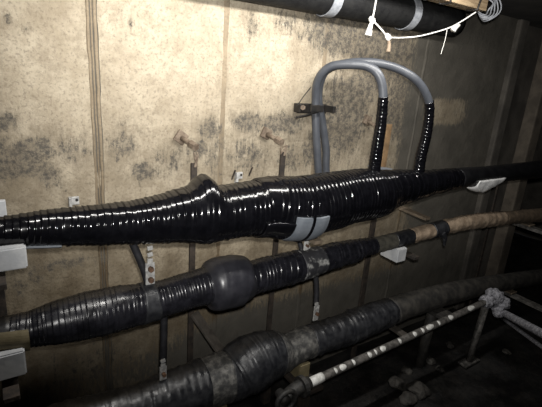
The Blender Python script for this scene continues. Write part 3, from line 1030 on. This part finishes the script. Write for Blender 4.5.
# wire curl tied round the plank end
mb = MB()
for k in range(5):
    rr = .030 + .006 * k
    cpt = Vector((xe + .005 + .008 * k, -.34, 2.035))
    pts = [cpt + Vector((.012 * math.sin(3 * a + k), rr * math.cos(a), rr * 1.1 * math.sin(a))) for a in np.linspace(0, 2 * PI, 22)]
    V, F = sweep(pts, .0035, 5, False)
    mb.add(V, F)
mb.build('wire_curl', 'strap', t, True)

t = thing('tie_cord', at(372, 20, .20), 'white cord knotted below the hose and swagged to plank end', 'cord')
OC = .20


def cord(name, q, r=.0045, n=30, m='cord'):
    return MB().tube(smooth_path([at(*w) for w in q], n), r, 6).build(name, m, t, True)


cord('cord', [(377, -6, .19), (375, 6, .19), (372.5, 19, OC)], .0040)
cord('cord', [(372, 20, OC), (380, 28, OC), (387, 36.5, OC)], .0040)
cord('cord', [(387, 37, OC), (400, 37.8, .21), (418, 36.3, .23), (436, 32, .25), (450, 27.5, .28), (462, 21, .31), (476, 12, .36)], .0032, 50)
for px, py in ((372, 20), (388, 37)):
    q = at(px, py, OC)
    mb = MB()
    for k in range(3):
        a0 = k * 1.1
        pts = [q + Vector((.012 * math.cos(a), .011 * math.sin(a) * math.cos(a0), .012 * math.sin(a) * math.sin(a0 + .6))) for a in np.linspace(0, 2 * PI, 14)]
        V, F = sweep(pts, .0048, 6, False)
        mb.add(V, F)
    mb.build('knot', 'cord', t, True)
V, F = sweep(smooth_path([at(372, 21, OC), at(370, 27, OC), at(368, 35.5, OC)], 12), np.linspace(.006, .016, 12), 8)
link_mesh('frayed_tail', V, F, 'cord', t)
V, F = sweep(smooth_path([at(388, 38, OC), at(389, 45, OC), at(388, 52, OC)], 12), np.linspace(.006, .011, 12), 8)
link_mesh('frayed_tail', V, F, 'tan_wrap', t)
V, F = sweep(smooth_path([at(459, 25, .29), at(455, 28, .29), at(453, 30.5, .29)], 8), np.linspace(.008, .014, 8), 8)
link_mesh('frayed_tail', V, F, 'cord', t)
cord('thread', [(447, 30, .27), (445, 40, .27), (441, 54, .27)], .0016)

# ------------------------------------------------------------------ steel pipe run along the floor
OP = .47
pa, pb = at(292, 391, OP), at(487, 301, OP)
t = thing('steel_pipe', pa, 'weathered handrail-thin steel pipe with white paint flecks, in front of lowest cable', 'pipe')
t['label'] = 'thin weathered steel pipe with white paint flecks before the lowest cable'
rp = .019
P = [pa.lerp(pb, u) for u in np.linspace(0, 1, 40)]
MB().tube(P, rp, 16).build('tube', 'pipe', t, True)
d = (pb - pa)


def on_pipe(px):
    best = min(np.linspace(0, 1, 400), key=lambda u: abs(proj(pa.lerp(pb, u))[0] - px))
    return float(best)


def proj(p):
    c = ROT.T @ np.array([p.x, p.y + CAM_D, p.z - CAM_H])
    return c[0] / c[2] * FOC + PW / 2, c[1] / c[2] * FOC + PH / 2


u0, u1 = on_pipe(299), on_pipe(322)
MB().tube([pa.lerp(pb, u) for u in np.linspace(u0, u1, 8)], rp * 1.12, 16).build('painted_length', 'paint', t, True)
for px, w in ((334, 4), (341, 9), (352, 3), (368, 5), (374, 3), (381, 7), (398, 3), (413, 5), (421, 3), (428, 10), (437, 3), (449, 6), (469, 9)):
    a, b = on_pipe(px - w / 2), on_pipe(px + w / 2)
    rad_ = rp * .82
    pts = [pa.lerp(pb, u) + Vector((0, -.004, .0055)) for u in np.linspace(a, b, 7)]
    rr = [rad_ * math.sqrt(max(.03, 1 - (2 * k / 6 - 1) ** 2 * .75)) for k in range(7)]
    MB().tube(pts, rr, 12).build('paint_fleck', 'paint', t, True)
# flanged elbow at the left end
el = thing('pipe_elbow', Vector((pa.x, pa.y, 0)), 'dark flanged elbow fitting at near end of the thin steel pipe', 'pipe fitting')
q = pa
MB().tube(smooth_path([q + d.normalized() * .09, q + d.normalized() * .02, q + Vector((-.03, 0, -.03)), q + Vector((-.045, 0, -.12)), Vector((q.x - .045, q.y, -.02))], 24), .030, 16).build('elbow', 'dark_iron', el, True)
MB().tube([q + d.normalized() * .045, q + d.normalized() * .065], .046, 18).build('flange', 'dark_iron', el)
V, F = [], []
pts = [q + Vector((-.055 + .045 * math.cos(a), -.035, .0 + .045 * math.sin(a))) for a in np.linspace(0, 2 * PI, 25)]
V, F = sweep(pts, .011, 8, False)
link_mesh('ring_handle', V, F, 'dark_iron', el)
MB().tube([q + Vector((-.055, -.04, 0)), q + Vector((-.055, .02, 0))], .022, 12).build('valve_stem', 'dark_iron', el, True)

# node with crusted lagging, stand and the pipes that turn out into the aisle
node = pb
st = thing('pipe_stand', Vector((node.x, node.y, 0)), 'upright pipe stand with flat foot under the crusted grey joint', 'stand')
ft = at(470, 357, OP)
MB().tube([node, Vector((ft.x, ft.y, .012))], .021, 14).build('upright', 'pipe', st, True)
MB().box((ft.x, ft.y, .014), (.15, .06, .014), bevel=.003).build('foot', 'pipe', st)
lg = thing('pipe_joint', node, 'crusted pale grey lagging lump where the thin pipes meet', 'pipe fitting')
for k, (dx, dy, dz, r) in enumerate(((0, 0, .0, .040), (.05, -.02, .03, .045), (.09, -.05, -.01, .042), (.06, -.05, -.06, .036), (.02, .0, .05, .028))):
    bm = bmesh.new()
    bmesh.ops.create_icosphere(bm, subdivisions=4, radius=r)
    for v in bm.verts:
        v.co += v.co.normalized() * (.010 * noise.noise(v.co * 45 + Vector((k, 0, 0))) + .006 * noise.noise(v.co * 120))
    mb = MB()
    bm.verts.index_update()
    mb.add([v.co + node + Vector((dx, dy, dz)) for v in bm.verts], [[v.index for v in f.verts] for f in bm.faces])
    bm.free()
    mb.build('lagging_lump', 'fuzz', lg, True)
jn = node + Vector((.07, -.03, .0))
for a, b, r, lab in ((at(500, 311, OP + .03), at(556, 341, .98), .022, 'thicker grey pipe turning from crusted joint out into aisle'),
                     (at(502, 318, OP + .04), at(556, 357, .98), .011, 'thinner pale pipe beside thicker one, running into aisle')):
    e = a + (b - a) * 1.5
    t = MB().tube([a.lerp(e, u) for u in np.linspace(0, 1, 12)], r, 12).build('steel_pipe', 'fuzz', None, True)
    tag(t, lab, 'pipe')

# dark trestle under the lowest cable right of middle
xq = bot.xpx(436)
z = bot.pos(xq).z - bot.rad(xq) - .003
t = thing('cable_trestle', (xq, -O3, 0), 'dark upright trestle propping lowest cable behind the thin pipe', 'trestle')
MB().box((xq, -O3, z - .012), (.10, .22, .024), bevel=.003).build('cap', 'old_sheath', t)
MB().tube([Vector((xq, -O3, z - .02)), Vector((xq - .02, -O3, 0))], .030, 12).build('upright', 'old_sheath', t, True)

# rubble on the wet floor
RUB = ((398, 386, .050, 'muddy rubble lump on wet floor, left one of the two largest'), (418, 392, .060, 'muddy rubble lump on wet floor, right one of the two largest'),
       (407, 372, .032, 'small rubble lump on wet floor behind the two largest lumps'), (430, 362, .030, 'small rubble lump on wet floor in front of the dark trestle'),
       (440, 370, .026, 'small rubble lump on wet floor between trestle and pipe stand foot'), (408, 401, .045, 'rubble lump at the bottom edge, nearest of the floor rubble'),
       (450, 346, .026, 'small rubble lump on wet floor just left of the pipe stand foot'), (506, 353, .026, 'small rubble lump on wet floor right of the pipe stand foot'))
for k, (px, py, s, lab) in enumerate(RUB):
    dv = ROT @ np.array([px - PW / 2, py - PH / 2, FOC])
    dv = dv * (-CAM_H / dv[2])
    q = Vector((dv[0], dv[1] - CAM_D, s * .3))
    bm = bmesh.new()
    bmesh.ops.create_icosphere(bm, subdivisions=3, radius=s)
    for v in bm.verts:
        v.co *= 1 + .45 * noise.noise(v.co * (1.3 / s) * .9 + Vector((k * 3.1, 0, 0)))
        v.co.z *= .6
    mb = MB()
    bm.verts.index_update()
    mb.add([v.co + q for v in bm.verts], [[v.index for v in f.verts] for f in bm.faces])
    bm.free()
    tag(mb.build('rubble_lump', 'rubble', None, False), lab, 'rubble', 'rubble on the wet floor')
